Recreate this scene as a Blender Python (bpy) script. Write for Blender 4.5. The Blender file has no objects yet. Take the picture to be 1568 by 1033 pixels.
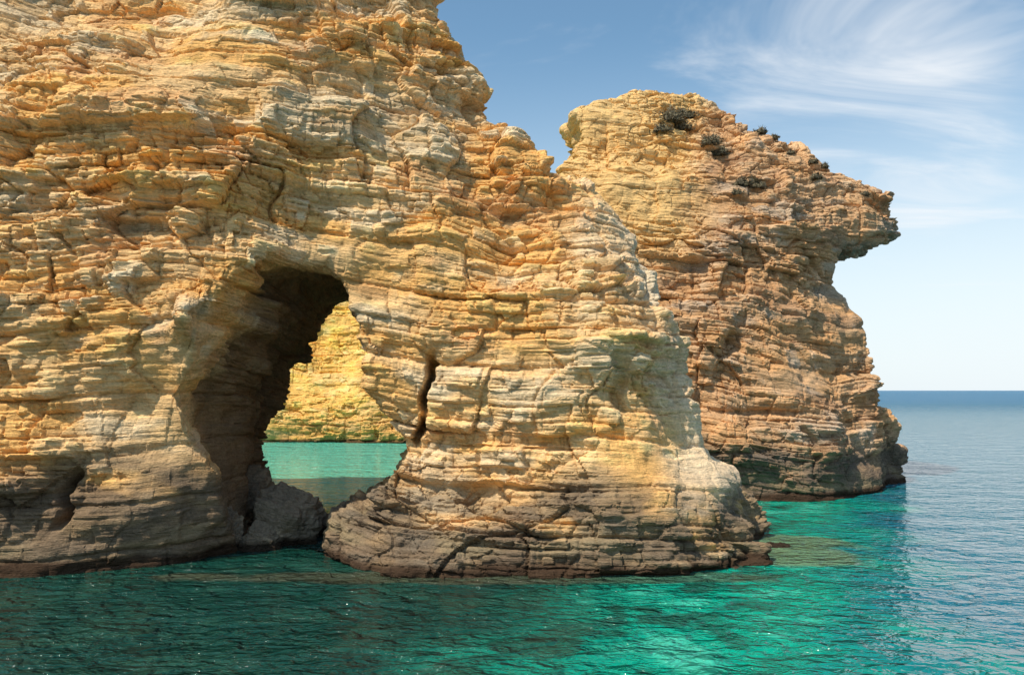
import bpy, math, time
import numpy as np
from mathutils import Vector
T0=time.time()
rng=np.random.default_rng(7)
F=28/36*1568; CH=5.0; HZ=597.0
def W(px,py,Y):
    return ((px-784)/F*Y, Y, CH-(py-HZ)/F*Y)
scene=bpy.context.scene
# ---------------------------------------------------------------- noise
def _h(ix,iy,iz,seed):
    n=(ix.astype(np.uint32)*np.uint32(374761393))+(iy.astype(np.uint32)*np.uint32(668265263))+(iz.astype(np.uint32)*np.uint32(2246822519))+np.uint32((seed*3266489917)&0xffffffff)
    n=(n^(n>>np.uint32(13)))*np.uint32(1274126177)
    n=(n^(n>>np.uint32(15)))*np.uint32(2246822519)
    n=n^(n>>np.uint32(16))
    return n.astype(np.float32)*np.float32(1/4294967296.0)
def vn(x,y,z,seed=0):
    x=np.asarray(x,np.float32);y=np.asarray(y,np.float32);z=np.asarray(z,np.float32)
    xf=np.floor(x);yf=np.floor(y);zf=np.floor(z)
    u=x-xf;v=y-yf;w=z-zf
    u=u*u*(3-2*u);v=v*v*(3-2*v);w=w*w*(3-2*w)
    xi=xf.astype(np.int64);yi=yf.astype(np.int64);zi=zf.astype(np.int64)
    r=0
    for a in (0,1):
        for b in (0,1):
            for c in (0,1):
                r=r+_h(xi+a,yi+b,zi+c,seed)*(u if a else 1-u)*(v if b else 1-v)*(w if c else 1-w)
    return r*2-1
def fbm(x,y,z,oct=3,seed=0):
    r=0;a=1;t=0
    for i in range(oct):
        r=r+a*vn(x*2**i,y*2**i,z*2**i,seed+i*17);t+=a;a*=.5
    return r/t*1.5
def sst(a,b,x):
    t=np.clip((x-a)/(b-a),0,1);return t*t*(3-2*t)
def smax(a,b,k):
    h=np.clip(k-np.abs(a-b),0,None)/k
    return np.maximum(a,b)+h*h*k*.25
def tps(pts,qx,qz,lam=.02):
    P=np.array(pts,float);n=len(P)
    def U(r2): return .5*r2*np.log(r2+1e-9)
    d2=(P[:,None,0]-P[None,:,0])**2+(P[:,None,1]-P[None,:,1])**2
    K=U(d2)+lam*np.eye(n)
    A=np.zeros((n+3,n+3));A[:n,:n]=K;A[:n,n]=1;A[:n,n+1:]=P[:,:2];A[n,:n]=1;A[n+1:,:n]=P[:,:2].T
    s=np.linalg.solve(A,np.r_[P[:,2],0,0,0])
    r=s[n]+s[n+1]*qx+s[n+2]*qz
    for i in range(n):
        r=r+s[i]*U((qx-P[i,0])**2+(qz-P[i,1])**2)
    return r
def polysdf(poly,qx,qz):
    P=np.array(poly,float);d=np.full(qx.shape,1e9);ins=np.zeros(qx.shape,bool)
    n=len(P)
    for i in range(n):
        a=P[i];b=P[(i+1)%n];e=b-a
        t=np.clip(((qx-a[0])*e[0]+(qz-a[1])*e[1])/(e@e+1e-12),0,1)
        d=np.minimum(d,np.hypot(qx-a[0]-t*e[0],qz-a[1]-t*e[1]))
        c=((a[1]>qz)!=(b[1]>qz))
        if b[1]!=a[1]:
            c&=(qx<(b[0]-a[0])*(qz-a[1])/(b[1]-a[1])+a[0]); ins^=c
    return np.where(ins,-d,d)
# ---------------------------------------------------------------- surface nets
def surfnets(f,org,h):
    nx,ny,nz=f.shape
    s=f<0
    c=np.zeros((nx-1,ny-1,nz-1),np.int8)
    for a in (0,1):
        for b in (0,1):
            for d in (0,1):
                c+=s[a:nx-1+a,b:ny-1+b,d:nz-1+d]
    act=(c>0)&(c<8)
    idx=-np.ones(act.shape,np.int64);I=np.argwhere(act);idx[act]=np.arange(len(I))
    acc=np.zeros((len(I),3));cnt=np.zeros(len(I))
    cor=[(a,b,d) for a in (0,1) for b in (0,1) for d in (0,1)]
    for p in cor:
        for ax in range(3):
            if p[ax]==0:
                q=list(p);q[ax]=1
                v0=f[I[:,0]+p[0],I[:,1]+p[1],I[:,2]+p[2]];v1=f[I[:,0]+q[0],I[:,1]+q[1],I[:,2]+q[2]]
                m=(v0<0)!=(v1<0)
                t=np.where(m,v0/np.where(m,v0-v1,1),0)
                pos=np.tile(np.array(p,float),(len(I),1));pos[:,ax]+=t
                acc+=pos*m[:,None];cnt+=m
    V=(I+acc/cnt[:,None])*h+np.array(org)
    quads=[]
    for ax in range(3):
        o=[(0,1,2),(1,2,0),(2,0,1)][ax];A,B,C=o
        sl0=[slice(None)]*3;sl1=[slice(None)]*3
        sl0[A]=slice(0,-1);sl1[A]=slice(1,None)
        s0=s[tuple(sl0)];s1=s[tuple(sl1)]
        E=np.argwhere(s0!=s1)
        ok=(E[:,B]>0)&(E[:,C]>0)&(E[:,B]<f.shape[B]-1)&(E[:,C]<f.shape[C]-1)
        E=E[ok];sg=s0[E[:,0],E[:,1],E[:,2]]
        def g(db,dc):
            k=E.copy();k[:,B]+=db;k[:,C]+=dc
            return idx[k[:,0],k[:,1],k[:,2]]
        q=np.stack([g(-1,-1),g(0,-1),g(0,0),g(-1,0)],1)
        q[~sg]=q[~sg][:,::-1]
        quads.append(q)
    return V,np.concatenate(quads)
def mkmesh(name,V,Q):
    me=bpy.data.meshes.new(name)
    V=np.asarray(V,np.float32);Q=np.asarray(Q,np.int32);k=Q.shape[1]
    me.vertices.add(len(V));me.vertices.foreach_set('co',V.ravel())
    me.loops.add(Q.size);me.loops.foreach_set('vertex_index',Q.ravel())
    me.polygons.add(len(Q));me.polygons.foreach_set('loop_start',np.arange(0,Q.size,k,dtype=np.int32))
    me.update(calc_edges=True);me.validate()
    return me
def link(name,me):
    ob=bpy.data.objects.new(name,me);scene.collection.objects.link(ob);return ob
def subdivided(me,levels):
    ob=link('tmp',me);m=ob.modifiers.new('s','SUBSURF');m.levels=levels;m.render_levels=levels
    dg=bpy.context.evaluated_depsgraph_get();dg.update()
    me2=bpy.data.meshes.new_from_object(ob.evaluated_get(dg))
    bpy.data.objects.remove(ob);bpy.data.meshes.remove(me)
    n=len(me2.vertices);co=np.empty(n*3,np.float32);me2.vertices.foreach_get('co',co)
    no=np.empty(n*3,np.float32);me2.vertex_normals.foreach_get('vector',no)
    return me2,co.reshape(-1,3),no.reshape(-1,3)
# ---------------------------------------------------------------- strata
def stepid(s,seed,warp=.35):
    q=s+warp*vn(s*.9,s*0,s*0,seed)
    i=np.floor(q);return i,q-i
def bedlayer(x,y,s,t,hs,seed,soft=.16):
    i,fr=stepid(s/t,seed)
    a=vn(x/hs,y/hs,i*7.31+.5,seed+3);b=vn(x/hs,y/hs,(i+1)*7.31+.5,seed+3)
    w=sst(1-soft,1,fr)
    g=np.exp(-(np.minimum(fr,1-fr)/ (soft*.6))**2)
    return a*(1-w)+b*w, i, g
def blocks(x,y,s,t,w,seed):
    i,fr=stepid(s/t,seed)
    off=_h(i.astype(np.int64),i.astype(np.int64)*0,i.astype(np.int64)*0,seed+9)*10
    wx=.6*vn(x/w*.8,y/w*.8,s,seed+4)
    u=(x+.45*y)/w+off+wx;v=(y-.45*x)/w*.8+off*1.7+wx
    ui=np.floor(u);vi=np.floor(v);fu=u-ui;fv=v-vi
    hsh=_h(ui.astype(np.int64),vi.astype(np.int64),i.astype(np.int64),seed+5)*2-1
    e=np.minimum(np.minimum(fu,1-fu),np.minimum(fv,1-fv)*1.0)
    edge=1-sst(0,.09,e)
    return hsh,edge
def bedcoord(x,y,z,dip):
    return z+dip[0]*x+dip[1]*y+.75*vn(x*.11,y*.11,z*.12,91)+.16*vn(x*.45,y*.45,z*.4,92)
def rock_disp(co,no,dip,amp=1.0,seed=1):
    x,y,z=co.T
    s=bedcoord(x,y,z,dip)
    mod=np.clip(.80+.9*vn(x*.22,y*.22,z*.35,seed+50)+.3*vn(x*.9,y*.9,z*1.3,seed+51),.2,1.4)
    b1,i1,g1=bedlayer(x,y,s,1.35,2.6,seed+1,.08)
    b2,i2,g2=bedlayer(x,y,s,.46,1.4,seed+2,.13)
    b3,i3,g3=bedlayer(x,y,s,.18,.8,seed+3,.3)
    k1,e1=blocks(x,y,s,1.35,1.7,seed+1)
    k2,e2=blocks(x,y,s,.46,.75,seed+2)
    k3,e3=blocks(x,y,s,.18,.42,seed+3)
    big=fbm(x*.28,y*.28,z*.34,2,seed+20)
    mid=fbm(x*1.0,y*1.0,z*1.2,3,seed+30)
    rib=vn(x*.8,y*.8,z*.22,seed+35)
    chip=sst(.25,.6,vn(x*1.6,y*1.6,z*2.2,seed+37))*(.5+.5*k2)
    d=.33*big+.14*mid+.13*rib-.12*chip+mod*(.32*b1+.18*b2+.095*b3+.20*k1+.10*k2+.05*k3)-.09*e1*mod-.04*e2*mod-.09*g1-.07*g2*mod-.04*g3*mod
    d*=amp
    n=no.copy();n[:,2]*=.45
    ln=np.linalg.norm(n,axis=1,keepdims=True)+1e-6;n=n/np.maximum(ln,.5)
    out=co+n*d[:,None]
    info=dict(s=s,b1=b1,b2=b2,b3=b3,k1=k1,k2=k2,k3=k3,mod=mod)
    return out,info
def mix(a,b,t):
    return a*(1-t[:,None])+b*t[:,None]
def rock_color(co,info,pal,seed=1,wet=1.0,tide=0.0):
    x,y,z=co.T;s=info['s']
    tan,orange,gray,pale,brown=[np.array(c,float) for c in pal]
    c=np.tile(tan,(len(x),1))
    n1=fbm(x*.22,y*.22,s*.5,3,seed+60);n2=fbm(x*.5,y*.5,s*1.3,3,seed+70);n3=fbm(x*.45,y*.45,s*1.6,3,seed+80)
    c=mix(c,orange,sst(-.2,.4,n2*.7+n1*.5)*.85)
    c=mix(c,gray,sst(.14,.58,n3*.7-n1*.45+.12*info['b1']+.15*info['k2'])*.66)
    c=mix(c,pale,sst(.25,.75,vn(x*.9,y*.9,s*2.1,seed+85)*.6+info['k2']*.3)*.42)
    c=mix(c,brown,sst(.25,.8,fbm(x*.6,y*.6,s*1.0,2,seed+90)+.3*info['b2'])*.6)
    br=1.05+.12*info['b2']+.10*info['b3']+.07*info['k2']+.05*info['k3']+.11*vn(x*2.3,y*2.3,z*3,seed+95)
    c=c*br[:,None]
    z0=z+.6*fbm(x*.45,y*.45,z*.5,2,seed+99)
    zz=z0-tide
    dark=sst(3.0,1.3,zz)*sst(-.8,.1,fbm(x*.7,y*.7,z*1.6,3,seed+101)+.15+(1.6-zz)*.45)
    dc=mix(np.tile(np.array([.12,.098,.08]),(len(x),1)),np.array([.25,.18,.115]),sst(-.2,.7,fbm(x*1.1,y*1.1,z*3,3,seed+111)))
    c=mix(c,dc,dark*.88*wet)
    tanb=sst(.95,.6,z0)*sst(.25,.45,z0)*sst(-.4,.2,vn(x*.8,y*.8,z,seed+5))
    c=mix(c,np.array([.30,.23,.135]),tanb*.65*wet)
    alg=sst(.42,.2,z+.14*vn(x*1.5,y*1.5,z,seed+103))
    c=mix(c,np.array([.05,.03,.02]),alg*.92)
    return np.clip(c,0.01,.85)
def finish_rock(name,me,co,info,col,mat,smooth=False):
    me.vertices.foreach_set('co',co.astype(np.float32).ravel())
    a=me.color_attributes.new('Col','FLOAT_COLOR','POINT')
    a.data.foreach_set('color',np.c_[col,np.ones(len(col))].astype(np.float32).ravel())
    b=me.attributes.new('bed','FLOAT','POINT');b.data.foreach_set('value',info['s'].astype(np.float32))
    me.name=name;me.materials.clear();me.materials.append(mat)
    me.polygons.foreach_set('use_smooth',np.full(len(me.polygons),smooth,bool));me.update()
    ob=link(name,me);print(name,len(co),'verts',round(time.time()-T0,1),'s');return ob
# ---------------------------------------------------------------- materials
def N(nt,t,**k):
    n=nt.nodes.new(t)
    for a,b in k.items(): setattr(n,a,b)
    return n
def rock_material(name,bump=.72):
    m=bpy.data.materials.new(name);m.use_nodes=True;nt=m.node_tree;L=nt.links.new
    nt.nodes.remove(nt.nodes['Principled BSDF']);out=[n for n in nt.nodes if n.type=='OUTPUT_MATERIAL'][0]
    bs=N(nt,'ShaderNodeBsdfDiffuse');bs.inputs['Roughness'].default_value=.0;L(bs.outputs[0],out.inputs['Surface'])
    at=N(nt,'ShaderNodeAttribute',attribute_name='Col');bd=N(nt,'ShaderNodeAttribute',attribute_name='bed')
    geo=N(nt,'ShaderNodeNewGeometry');sep=N(nt,'ShaderNodeSeparateXYZ');L(geo.outputs['Position'],sep.inputs[0])
    v=N(nt,'ShaderNodeCombineXYZ');L(sep.outputs[0],v.inputs[0]);L(sep.outputs[1],v.inputs[1]);L(bd.outputs['Fac'],v.inputs[2])
    def strata(sx,sz,detail,rough=.6):
        sc=N(nt,'ShaderNodeVectorMath',operation='MULTIPLY');sc.inputs[1].default_value=(sx,sx,sz);L(v.outputs[0],sc.inputs[0])
        n=N(nt,'ShaderNodeTexNoise');n.inputs['Scale'].default_value=1;n.inputs['Detail'].default_value=detail;n.inputs['Roughness'].default_value=rough
        L(sc.outputs[0],n.inputs['Vector']);return n.outputs['Fac'],sc.outputs[0]
    s2,v2=strata(1.9,15,4,.74)
    fn,_=strata(11,15,2,.7)
    def mad(a,k,b):
        n=N(nt,'ShaderNodeMath',operation='MULTIPLY_ADD');L(a,n.inputs[0]);n.inputs[1].default_value=k
        if b is None: n.inputs[2].default_value=0
        else: L(b,n.inputs[2])
        return n.outputs[0]
    h=mad(s2,.23,None);h=mad(fn,.09,h)
    bp=N(nt,'ShaderNodeBump');bp.inputs['Strength'].default_value=bump;bp.inputs['Distance'].default_value=1.0;L(h,bp.inputs['Height']);L(bp.outputs[0],bs.inputs['Normal'])
    def mrg(i,a,b):
        mr=N(nt,'ShaderNodeMapRange');mr.inputs['From Min'].default_value=.3;mr.inputs['From Max'].default_value=.7;mr.inputs['To Min'].default_value=a;mr.inputs['To Max'].default_value=b;L(i,mr.inputs[0]);return mr.outputs[0]
    mm=N(nt,'ShaderNodeMath',operation='MULTIPLY');L(mrg(s2,.72,1.27),mm.inputs[0]);L(mrg(fn,.82,1.18),mm.inputs[1])
    vm=N(nt,'ShaderNodeVectorMath',operation='SCALE');L(at.outputs['Color'],vm.inputs[0]);L(mm.outputs[0],vm.inputs['Scale'])
    L(vm.outputs[0],bs.inputs['Color'])
    return m
M_rock=rock_material('limestone')
PAL_MAIN=[(.76,.49,.235),(.78,.43,.14),(.60,.49,.335),(.82,.68,.47),(.60,.32,.14)]
PAL_R=[(.57,.355,.195),(.61,.34,.155),(.44,.36,.28),(.64,.50,.35),(.41,.235,.135)]
PAL_B=[(.84,.50,.15),(.85,.48,.10),(.78,.52,.22),(.84,.62,.32),(.72,.38,.11)]
def grid(x0,x1,y0,y1,z0,z1,h):
    return np.arange(x0,x1+h/2,h),np.arange(y0,y1+h/2,h),np.arange(z0,z1+h/2,h)
def ptsW(l): 
    o=[]
    for a in l:
        p=W(*a);o.append((p[0],p[2],p[1]))
    return o
# ================================================================ main arch cliff
h=.2
xs,ys,zs=grid(-28,12.5,18,41,-1.4,22.5,h)
X2,Z2=np.meshgrid(xs,zs,indexing='ij')
depth=ptsW([(50,20,25.8),(200,30,25.5),(250,110,24),(450,20,25.8),(600,30,26.6),(660,60,27.2),(100,200,23.2),(400,200,24.0),(650,200,25.6),(720,180,27),
 (100,350,22.8),(250,330,22.9),(400,350,23.5),(480,385,24.1),(600,330,24.4),(750,300,25.2),(850,320,25.6),(700,420,24),(850,420,24),(950,420,25),
 (100,500,22.7),(300,490,22.0),(230,600,22.7),(290,590,22.6),(300,650,22.9),(60,650,22.3),(200,750,22.3),(320,780,23.2),(60,800,21.9),
 (580,500,24.3),(620,620,24.3),(750,600,23.4),(850,560,23.1),(960,600,23.1),(1030,560,24.8),(950,480,23.7),(640,720,23.8),(800,720,23.2),(940,700,22.6),(1050,730,23.1),
 (600,800,22.6),(700,750,23.5),(700,800,22.3),(800,810,22.0),(1000,815,21.8),(1110,790,23.2),(1160,790,26),
 (-250,300,22.3),(-250,800,20.6),(-500,300,23),(-500,800,21),(-250,0,25)])
for px,py in [(0,885),(100,878),(350,848),(580,880),(780,882),(900,884),(1080,880),(1135,868)]:
    Y=CH*F/(py-HZ);depth.append(((px-784)/F*Y,0,Y));depth.append(((px-784)/F*Y,-1.6,Y-.5))
depth+=[(8.7,0,26.5),(9.3,0,28.5),(-5.8,0,24.3),(-5.8,-1.6,24)]
Yf=tps(depth,X2,Z2)
Yf+= .3*fbm(X2*.35,X2*0,Z2*.45,3,5)
nx_,_,nz_=W(300,485,22.3);Yf-=1.1*np.exp(-((X2-nx_)/.8)**2-((Z2-nz_)/.7)**2)
sil=[(560,-260,29),(640,-120,29),(662,0,28.5),(697,50,28.5),(706,95,28.5),(698,110,28.5),(718,130,28.5),(728,180,28.5),(752,196,28.5),(790,198,28.5),(795,225,28.5),(814,250,28.5),(850,274,28.5),(900,290,28),(940,335,28),(975,372,27.5),(972,392,27.5),(1003,410,27),(1015,470,26.5),(1048,518,26),(1050,590,26),(1068,660,26),(1085,700,26),(1140,722,26),(1165,765,26.5),(1188,800,27),(1192,850,27.5)]
P=[(W(*a)[0],W(*a)[2]) for a in sil]
P=P+[(10,-6),(-40,-6),(-40,21.0),(-20,21.5)]
S=polysdf(P,X2,Z2)+.18*fbm(X2*1.3,X2*0,Z2*2.0,3,11)
tun=[(494,396),(440,403),(385,418),(364,480),(328,545),(303,590),(308,640),(335,720),(354,800),(362,850)]
tr=[(492,845),(500,800),(568,765),(612,690),(584,640),(564,600),(556,550),(530,480),(516,430)]
PT=[((a-784)/F*24,CH-(b-HZ)/F*24) for a,b in tun]+[(-8.2,-6),(-5.8,-6)]+[((a-784)/F*24,CH-(b-HZ)/F*24) for a,b in tr]
Xg=xs[:,None,None];Yg=ys[None,:,None];Zg=zs[None,None,:]
Yb=33+sst(-12,-18,X2)*5-sst(2,9,X2)*2.2-.15*np.clip(Z2-12,0,9)+.5*fbm(X2*.3,X2*0+5,Z2*.3,2,15)
f=smax((Yf[:,None,:]-Yg),(Yg-Yb[:,None,:]),1.5)
f=smax(f,np.broadcast_to(S[:,None,:],f.shape),1.1)
tx=np.arange(-20,8,.1)
TX,TZ=np.meshgrid(tx,zs,indexing='ij');TS=polysdf(PT,TX,TZ)
tunf=np.empty(f.shape)
shz=.19*sst(5.5,2.0,zs)-.045*sst(5.5,8.5,zs)
kk=np.arange(len(zs))[None,:]
xside=sst(-5.2,-8.2,xs)[:,None]
low=sst(6,4,zs)[None,:]
for j,yv in enumerate(ys):
    xq=xs[:,None]+shz[None,:]*(yv-24)*(xside*low+(1-low))-.07*np.clip(yv-25,0,9)*(1-xside)*low*sst(.8,1.8,zs)[None,:]
    ii=np.clip(((xq+20)/.1),0,len(tx)-1.001);i0=ii.astype(int);fr=(ii-i0)
    tunf[:,j,:]=TS[i0,kk]*(1-fr)+TS[i0+1,kk]*fr
wob=.2*fbm(Xg*.6,Yg*.6,Zg*.7,2,40)
f=smax(f,-(tunf+wob),.3)
V,Q=surfnets(f.astype(np.float32),(xs[0],ys[0],zs[0]),h)
me,co,no=subdivided(mkmesh('m',V,Q),2)
ti=[np.clip(np.round((co[:,k]-(xs[0],ys[0],zs[0])[k])/h).astype(int),0,f.shape[k]-1) for k in range(3)]
tv=tunf[ti[0],ti[1],ti[2]]
DIP=(.05,.05)
co2,info=rock_disp(co,no,DIP,1.0,1)
def fissure(co2,co,px,py,Y,w,hh,dep,tilt=0):
    cx,_,cz=W(px,py,Y)
    g=np.exp(-(((co[:,0]-cx-tilt*(co[:,2]-cz)-.10*np.sin(co[:,2]*5))/w)**2)**1.5-(((co[:,2]-cz)/hh)**2)**2)
    g*=(co[:,1]<28)
    co2[:,1]+=dep*g
fissure(co2,co,657,590,24,.12,.8,1.5,.15);fissure(co2,co,641,658,24,.11,.4,1.2,.1);fissure(co2,co,97,765,22,.15,.7,1.2,.1);fissure(co2,co,950,590,23.2,.2,.9,.4,-.1)
col=rock_color(co2,info,PAL_MAIN,1,1.0,.75*sst(-5.5,-7.5,co2[:,0]))
pal=sst(3.0,5.2,co2[:,0]+.2*(co2[:,2]-6)+1.2*vn(co2[:,0]*.6,co2[:,1]*.6,co2[:,2]*.8,333))*sst(1.2,2.5,co2[:,2])
col=mix(col,np.array([.83,.70,.53]),pal*.5)  # right end paler: sunlit look put into the rock colour
cave_shade=sst(.55,.2,tv)*sst(24.2,25.6,co[:,1])*sst(-5.5,-7,co[:,0]+(co[:,2]>7)*-4)
col=mix(col,np.array([.24,.155,.09]),cave_shade*.85)  # tunnel's inner shade painted into the rock colour as darker brown
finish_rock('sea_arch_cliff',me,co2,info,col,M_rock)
# ================================================================ right sea stack
h=.22
xs,ys,zs=grid(-1,26,32,56,-1.4,23.5,h)
X2,Z2=np.meshgrid(xs,zs,indexing='ij')
depth=ptsW([(1080,620,36.3),(1180,560,36.6),(1180,640,35.8),(1280,600,39),(1300,680,38),(1370,690,43),(1050,450,38),(1150,430,37.8),(1250,450,40.5),(1050,330,39),(1150,340,38.3),(1230,330,39.5),(1340,330,42),
  (1030,190,42.8),(1100,240,40.8),(950,180,42.3),(900,260,41),(980,280,40),(1000,140,44),(1250,250,43),(1150,300,39),(1180,210,43.5),(1120,690,35.2),(1200,700,35.3),(1180,740,36)])
for px,py in [(1100,768),(1180,768),(1250,768),(1300,760),(1340,750),(1385,737)]:
    Y=CH*F/(py-HZ);depth.append(((px-784)/F*Y,0,Y));depth.append(((px-784)/F*Y,-1.8,Y))
depth+=[(2,0,37),(2,10,38)]
Yf=tps(depth,X2,Z2)+.4*fbm(X2*.3,X2*0,Z2*.4,3,25)
sil=[(840,330,43),(852,272,43),(878,248,43),(892,212,43),(884,174,43),(925,158,44),(965,142,45),(1045,148,45),(1090,172,45),(1112,192,45),(1180,214,45),(1230,244,45),(1262,266,45),(1290,292,45),(1350,306,45),(1378,358,45),(1342,374,45),(1326,388,45),(1264,398,45),(1249,440,45),(1286,490,45),(1296,560,45),(1310,620,45),(1345,652,45),(1382,700,45),(1384,730,45)]
P=[(W(*a)[0],W(*a)[2]) for a in sil]+[(22.3,-6),(0,-6),(.8,8)]
S=polysdf(P,X2,Z2)+.2*fbm(X2*1.0,X2*0,Z2*1.7,3,12)
Yb=52+.5*fbm(X2*.3,X2*0+5,Z2*.3,2,15)-.4*np.clip(Z2-10,0,20)
Yg=ys[None,:,None]
f=smax((Yf[:,None,:]-Yg),(Yg-Yb[:,None,:]),1.0)
f=smax(f,np.broadcast_to(S[:,None,:],f.shape),.6)
f=f+.3*fbm(xs[:,None,None]*.35,Yg*.35,zs[None,None,:]*.5,2,77)
V,Q=surfnets(f.astype(np.float32),(xs[0],ys[0],zs[0]),h)
me,co,no=subdivided(mkmesh('m2',V,Q),2)
DIP2=(.10,-.06)
co2,info=rock_disp(co,no,DIP2,1.15,201)
def dent(co2,px,py,Y,w,hh,dep):
    cx,_,cz=W(px,py,Y)
    g=np.exp(-((co2[:,0]-cx)/w)**2-((co2[:,2]-cz)/hh)**2)*(co2[:,1]<Y+4);co2[:,1]+=dep*g
dent(co2,1122,525,37,.5,.45,1.3);dent(co2,1170,632,36,2.0,.16,.5)
col=rock_color(co2,info,PAL_R,201,1.0,.3)
yel_sunlit=sst(10.3,8.0,co2[:,0]-.25*(co2[:,2]-14)+.8*vn(co2[:,0]*.5,co2[:,1]*.5,co2[:,2]*.5,55))*sst(10,13,co2[:,2])
col=mix(col,np.array([.84,.55,.22]),yel_sunlit*.75)  # warm sunlit look of the upper left face painted into its colour
finish_rock('limestone_sea_stack',me,co2,info,col,M_rock)
# ================================================================ cove cliff behind
h=.4
xs,ys,zs=grid(-44,2,68,90,-1.6,20,h)
X2,Z2=np.meshgrid(xs,zs,indexing='ij')
depth=ptsW([(400,676,76),(500,678,75.5),(600,678,75.5),(420,600,77),(500,560,79),(560,560,78),(540,480,82),(470,640,75.5),(560,640,75.3),(300,600,77),(700,600,76)])
Yf=tps(depth,X2,Z2)+.9*fbm(X2*.15,X2*0,Z2*.2,3,65)
sil=[(250,440,80),(380,470,80),(440,485,80),(470,480,82),(500,460,84),(512,446,84),(560,420,84),(640,395,84),(760,420,84),(800,560,82),(810,700,80)]
P=[(W(*a)[0],W(*a)[2]) for a in sil]+[(1,-6),(-60,-6),(-60,14)]
S=polysdf(P,X2,Z2)+.3*fbm(X2*.5,X2*0,Z2*.6,3,12)
Yg=ys[None,:,None]
f=smax((Yf[:,None,:]-Yg),(Yg-88)+0*Yf[:,None,:],1.5);f=smax(f,np.broadcast_to(S[:,None,:],f.shape),2.0)
V,Q=surfnets(f.astype(np.float32),(xs[0],ys[0],zs[0]),h)
me,co,no=subdivided(mkmesh('m3',V,Q),2)
co2,info=rock_disp(co,no,(.03,.0),.9,401)
col=rock_color(co2,info,PAL_B,401,.35)
finish_rock('cove_cliff',me,co2,info,col,M_rock)
# ================================================================ boulders
import bmesh
def boulder(cx,cy,cz,rx,ry,rz,seed,name='boulder',dark=1.0,rot=0):
    bm=bmesh.new();bmesh.ops.create_icosphere(bm,subdivisions=6,radius=1)
    me=bpy.data.meshes.new(name);bm.to_mesh(me);bm.free()
    n=len(me.vertices);u=np.empty(n*3,np.float32);me.vertices.foreach_get('co',u);u=u.reshape(-1,3)
    r=np.ones(n);rg=np.random.default_rng(seed)
    for k in range(16):
        d=rg.normal(size=3);d/=np.linalg.norm(d);o=rg.uniform(.6,.9)
        dp=u@d;r=np.where(dp>0,np.minimum(r,o/np.maximum(dp,1e-3)),r)
    r=r*(1+.12*fbm(u[:,0]*2,u[:,1]*2,u[:,2]*3,3,seed)+.10*fbm(u[:,0]*6,u[:,1]*6,u[:,2]*11,3,seed+4))
    p=u*r[:,None]*np.array([rx,ry,rz])
    c,s=math.cos(rot),math.sin(rot);p=np.c_[p[:,0]*c-p[:,1]*s,p[:,0]*s+p[:,1]*c,p[:,2]]+np.array([cx,cy,cz])
    x,y,z=p.T;sb=bedcoord(x,y,z,(.1,.1))
    col=np.tile(np.array([.25,.195,.14])*dark,(n,1));col=mix(col,np.array([.45,.34,.22]),sst(0,.8,fbm(x*1.2,y*1.2,z*2,3,seed))*.6)
    col=mix(col,np.array([.05,.035,.025]),sst(.4,.15,z))
    finish_rock(name,me,p,dict(s=sb),col,M_rock)
a=W(438,800,26.4);boulder(a[0],26.2,.35,1.35,1.2,1.55,5,rot=.4)
a=W(372,760,28);boulder(a[0],28.6,1.0,.95,1.3,1.7,8)
a=W(395,810,25.2);boulder(a[0],25.3,.1,.85,.8,.85,11,rot=.8)
a=W(495,790,28.5);boulder(a[0],28.2,.05,1.1,.8,.75,15)
a=W(545,785,29);boulder(a[0],28.9,.0,1.4,1.0,.85,19,rot=.3)
a=W(350,810,25);boulder(a[0]-.2,25.0,.3,.8,1.0,1.0,23,rot=.3)
a=W(1195,835,25.3);boulder(a[0],25.9,-.36,1.5,.8,.5,31)
# ================================================================ shrubs
def shrub_mat():
    m=bpy.data.materials.new('shrub_leaves');m.use_nodes=True;nt=m.node_tree
    bs=nt.nodes['Principled BSDF'];bs.inputs['Roughness'].default_value=.8
    gi=N(nt,'ShaderNodeNewGeometry');cr=N(nt,'ShaderNodeValToRGB')
    cr.color_ramp.elements[0].color=(.045,.038,.022,1);cr.color_ramp.elements[1].color=(.19,.155,.085,1)
    nt.links.new(gi.outputs['Random Per Island'],cr.inputs[0]);nt.links.new(cr.outputs[0],bs.inputs['Base Color']);return m
M_sh=shrub_mat()
stack=bpy.data.objects['limestone_sea_stack']
dg=bpy.context.evaluated_depsgraph_get();dg.update()
def raypx(ob,px,py):
    o=Vector((0,0,CH));d=Vector(((px-784)/F,1,-(py-HZ)/F)).normalized()
    ok,loc,nn,_=ob.ray_cast(o,d);return loc if ok else None
def shrub(loc,r,seed):
    rg=np.random.default_rng(seed);n=int(1300*max(r,.4));V=[];Q=[]
    for k in range(n):
        d=rg.normal(size=3);d/=np.linalg.norm(d);d[2]=abs(d[2])*.75
        lump=.75+.35*math.sin(d[0]*5+seed)*math.cos(d[1]*4)
        c=d*r*lump*rg.uniform(.3,1)**.6
        t=rg.normal(size=3);t/=np.linalg.norm(t);t2=np.cross(t,d+.01);t2/=np.linalg.norm(t2)
        l=.08;w=.03
        b=len(V);V+=[c-t*l,c+t2*w,c+t*l,c-t2*w];Q.append([b,b+1,b+2,b+3])
    for k in range(18):
        d=rg.normal(size=3);d[2]=abs(d[2])+.4;d/=np.linalg.norm(d);e=d*r*1.0;s=np.array([.012,0,0]);b=len(V)
        V+=[-s,s,e+s*.3,e-s*.3];Q.append([b,b+1,b+2,b+3])
    me=mkmesh('shrub',np.array(V)+np.array(loc),Q);me.materials.append(M_sh);link('shrub',me)
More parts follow.
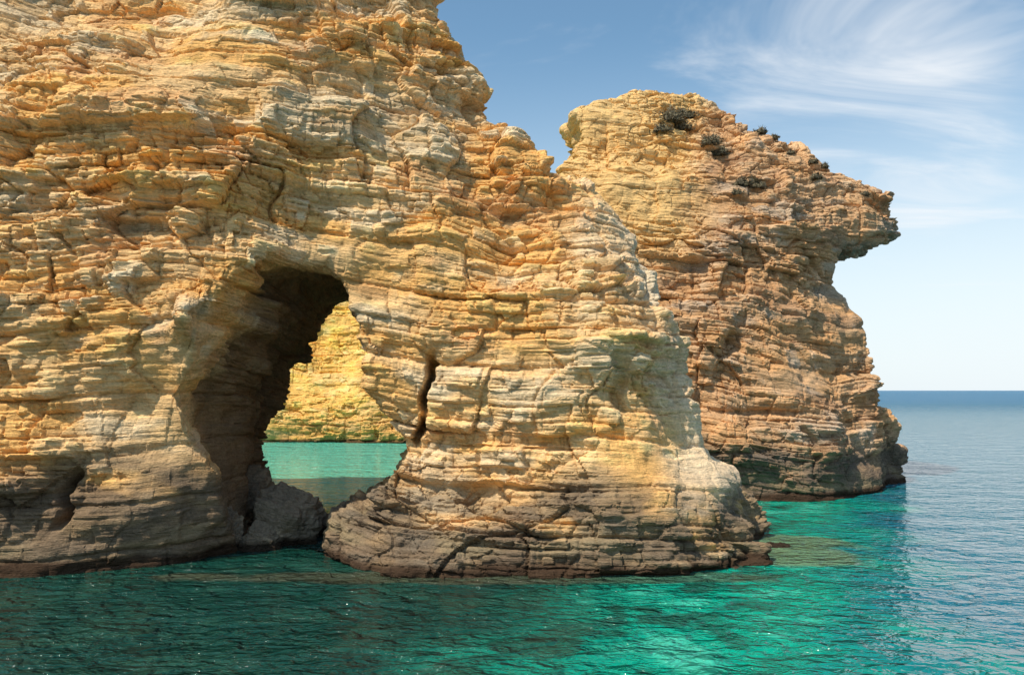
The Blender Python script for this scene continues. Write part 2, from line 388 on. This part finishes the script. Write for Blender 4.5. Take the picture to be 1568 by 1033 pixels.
for i,(px,py,r) in enumerate([(1030,188,1.15),(1050,182,.8),(1014,203,.7),(1045,200,.7),(1088,222,.8),(1104,238,.65),(1165,202,.5),(1185,210,.35),(1137,285,.65),(1160,288,.5),(1128,298,.4),(1245,250,.35),(1262,254,.35),(1325,299,.3),(1250,274,.45),(1210,236,.3)]):
    l=None
    for dy in range(0,30,3):
        l=raypx(stack,px,py+dy)
        if l is not None: break
    if l is not None: shrub(l,r,i+50)
# ================================================================ sea
def sea_mesh():
    def ax(lo,hi,near0,near1,st,g):
        a=list(np.arange(near0,near1,st));v=near1;s=st
        while v<hi: a.append(v);s*=g;v+=s
        a.append(hi);b=[];v=near0;s=st
        while v>lo: s*=g;v-=s;b.append(max(v,lo))
        return np.array(sorted(set(b+a)))
    gx=ax(-6000,6000,-40,45,1,1.25);gy=ax(-300,9000,0,90,1,1.25)
    Xm,Ym=np.meshgrid(gx,gy,indexing='ij');V=np.c_[Xm.ravel(),Ym.ravel(),np.zeros(Xm.size)]
    nx,ny=len(gx),len(gy);i=np.arange((nx-1))[:,None]*ny+np.arange(ny-1)[None,:];i=i.ravel()
    return mkmesh('sea',V,np.c_[i,i+ny,i+ny+1,i+1])
me=sea_mesh();m=bpy.data.materials.new('sea_water');m.use_nodes=True;nt=m.node_tree;L=nt.links.new
bs=nt.nodes['Principled BSDF'];bs.inputs['Roughness'].default_value=.05;bs.inputs['IOR'].default_value=1.33
geo=N(nt,'ShaderNodeNewGeometry');sep=N(nt,'ShaderNodeSeparateXYZ');L(geo.outputs['Position'],sep.inputs[0])
def ramp(inp,a,b,t0=0,t1=1):
    r=N(nt,'ShaderNodeMapRange',interpolation_type='SMOOTHSTEP');r.inputs['From Min'].default_value=a;r.inputs['From Max'].default_value=b;r.inputs['To Min'].default_value=t0;r.inputs['To Max'].default_value=t1;L(inp,r.inputs[0]);return r.outputs[0]
def mth(op,a,b):
    n=N(nt,'ShaderNodeMath',operation=op)
    for k,v in enumerate((a,b)):
        if isinstance(v,(int,float)): n.inputs[k].default_value=v
        else: L(v,n.inputs[k])
    return n.outputs[0]
def mixc(f_,a,b):
    n=N(nt,'ShaderNodeMix',data_type='RGBA');L(f_,n.inputs[0])
    for s_,v in ((6,a),(7,b)):
        if isinstance(v,tuple): n.inputs[s_].default_value=(*v,1)
        else: L(v,n.inputs[s_])
    return n.outputs[2]
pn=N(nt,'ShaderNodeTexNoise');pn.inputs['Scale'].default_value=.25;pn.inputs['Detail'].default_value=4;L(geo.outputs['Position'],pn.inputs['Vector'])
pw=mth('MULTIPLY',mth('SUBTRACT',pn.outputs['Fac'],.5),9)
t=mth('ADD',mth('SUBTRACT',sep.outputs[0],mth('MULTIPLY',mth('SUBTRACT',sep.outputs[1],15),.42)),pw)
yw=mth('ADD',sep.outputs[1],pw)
deepblue=(.008,.12,.175);turq=(.0,.28,.19);dgreen_shade=(.005,.045,.034);pale=(.12,.50,.36);far=(.01,.13,.25)
c=mixc(ramp(t,-3,3),dgreen_shade,turq)  # green water on the left, darkened to carry the cliff's shadow as colour
c=mixc(ramp(t,5,9.5),c,deepblue)
pm=N(nt,'ShaderNodeTexNoise');pm.inputs['Scale'].default_value=.5;pm.inputs['Detail'].default_value=4;L(geo.outputs['Position'],pm.inputs['Vector'])
shal=mth('MULTIPLY',ramp(pm.outputs['Fac'],.5,.58),mth('MULTIPLY',ramp(t,7,3),.8))
c=mixc(shal,c,(.012,.06,.042))
sand=mth('MULTIPLY',ramp(pm.outputs['Fac'],.46,.36),mth('MULTIPLY',mth('MULTIPLY',ramp(t,-2,2),ramp(t,8,4)),.85))
c=mixc(sand,c,(.05,.44,.31))
def blob(cx,cy,rx,ry):
    a=mth('POWER',mth('DIVIDE',mth('ADD',sep.outputs[0],-cx),rx),2);b=mth('POWER',mth('DIVIDE',mth('ADD',sep.outputs[1],-cy),ry),2)
    return ramp(mth('ADD',mth('ADD',a,b),mth('MULTIPLY',mth('SUBTRACT',pm.outputs['Fac'],.5),3)),1.1,.6)
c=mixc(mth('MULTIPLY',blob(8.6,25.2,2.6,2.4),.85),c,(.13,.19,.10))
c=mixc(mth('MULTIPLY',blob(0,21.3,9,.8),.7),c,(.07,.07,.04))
cove=mth('MULTIPLY',ramp(yw,31,38),ramp(sep.outputs[0],5,-2))
c=mixc(cove,c,pale)
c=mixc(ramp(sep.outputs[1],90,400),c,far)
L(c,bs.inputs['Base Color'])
# distant wave facets are tilted toward the viewer, so the far sea mirrors less of the horizon
L(ramp(sep.outputs[1],40,260,.5,.22),bs.inputs['Specular IOR Level']);L(ramp(sep.outputs[1],30,300,.05,.3),bs.inputs['Roughness'])
def wave(sx,sy,det,rot,rough=.55,dist=.3):
    mp=N(nt,'ShaderNodeMapping');mp.inputs['Scale'].default_value=(sx,sy,1);mp.inputs['Rotation'].default_value=(0,0,rot);L(geo.outputs['Position'],mp.inputs[0])
    n=N(nt,'ShaderNodeTexNoise');n.inputs['Scale'].default_value=1;n.inputs['Detail'].default_value=det;n.inputs['Roughness'].default_value=rough;n.inputs['Distortion'].default_value=dist;L(mp.outputs[0],n.inputs['Vector']);return n.outputs['Fac']
w=mth('ADD',mth('MULTIPLY',wave(.35,.6,2,.35),1.0),mth('ADD',mth('MULTIPLY',wave(1.9,2.7,3,-.3,.5,.6),.6),mth('MULTIPLY',wave(5,6.5,2,.5,.5,.3),.13)))
bp=N(nt,'ShaderNodeBump');bp.inputs['Strength'].default_value=1;bp.inputs['Distance'].default_value=1;L(w,bp.inputs['Height']);L(bp.outputs[0],bs.inputs['Normal'])
me.materials.append(m);link('sea',me)
# ================================================================ sky
SE,SA=math.radians(57),math.radians(228)   # azimuth clockwise from +Y
w=bpy.data.worlds.new('sky');scene.world=w;w.use_nodes=True;nt=w.node_tree;L=nt.links.new
bg=nt.nodes['Background'];bg.inputs['Strength'].default_value=.15
sk=N(nt,'ShaderNodeTexSky',sky_type='NISHITA');sk.sun_disc=False;sk.sun_elevation=SE;sk.sun_rotation=SA;sk.altitude=0;sk.air_density=1;sk.dust_density=.8;sk.ozone_density=.8
tc=N(nt,'ShaderNodeTexCoord');sep=N(nt,'ShaderNodeSeparateXYZ');L(tc.outputs['Generated'],sep.inputs[0])
zc=mth('ADD',mth('MAXIMUM',sep.outputs[2],0.0),.12)
cv=N(nt,'ShaderNodeCombineXYZ');L(mth('DIVIDE',sep.outputs[0],zc),cv.inputs[0]);L(mth('DIVIDE',sep.outputs[1],zc),cv.inputs[1])
mp=N(nt,'ShaderNodeMapping');mp.inputs['Scale'].default_value=(.9,1.6,1);mp.inputs['Rotation'].default_value=(0,0,-.35);mp.inputs['Location'].default_value=(2.3,1.1,0);L(cv.outputs[0],mp.inputs[0])
cn=N(nt,'ShaderNodeTexNoise');cn.inputs['Scale'].default_value=1.1;cn.inputs['Detail'].default_value=6;cn.inputs['Roughness'].default_value=.6;cn.inputs['Distortion'].default_value=.8;L(mp.outputs[0],cn.inputs['Vector'])
def near(px,py,a0,a1):
    d=Vector(((px-784)/F,1,(HZ-py)/F)).normalized()
    n=N(nt,'ShaderNodeVectorMath',operation='DOT_PRODUCT');L(tc.outputs['Generated'],n.inputs[0]);n.inputs[1].default_value=d
    return ramp(n.outputs['Value'],math.cos(math.radians(a0)),math.cos(math.radians(a1)))
msk=mth('MAXIMUM',near(1300,60,14,2),near(1430,225,7,1))
cm=ramp(mth('ADD',cn.outputs['Fac'],mth('MULTIPLY',msk,.26)),.60,.98)
hz=mth('MULTIPLY',ramp(sep.outputs[2],.42,.02),mth('ADD',mth('MULTIPLY',ramp(sep.outputs[0],-.3,.55),.45),.48))
tint=N(nt,'ShaderNodeMix',data_type='RGBA',blend_type='MULTIPLY');tint.inputs[0].default_value=1;L(sk.outputs[0],tint.inputs[6]);tint.inputs[7].default_value=(.90,1.10,1.07,1)
c=mixc(hz,tint.outputs[2],(5.9,6.4,6.7))
c=mixc(cm,c,(6.3,6.5,6.7))
L(c,bg.inputs['Color'])
sun=bpy.data.lights.new('sun','SUN');sun.energy=5.0;sun.angle=math.radians(.5);sun.color=(1,.91,.76)
so=bpy.data.objects.new('sun',sun);scene.collection.objects.link(so)
d=Vector((math.sin(SA)*math.cos(SE),math.cos(SA)*math.cos(SE),math.sin(SE)))
so.rotation_euler=d.to_track_quat('Z','Y').to_euler()
# ================================================================ camera
cam=bpy.data.cameras.new('camera');cam.lens=28;cam.sensor_width=36;cam.clip_end=20000;cam.shift_y=80.5/1568
cob=bpy.data.objects.new('camera',cam);cob.location=(0,0,CH);cob.rotation_euler=(math.pi/2,0,0);scene.collection.objects.link(cob);scene.camera=cob
scene.view_settings.view_transform='Standard';scene.view_settings.look='None';scene.view_settings.exposure=0
print('total',time.time()-T0)
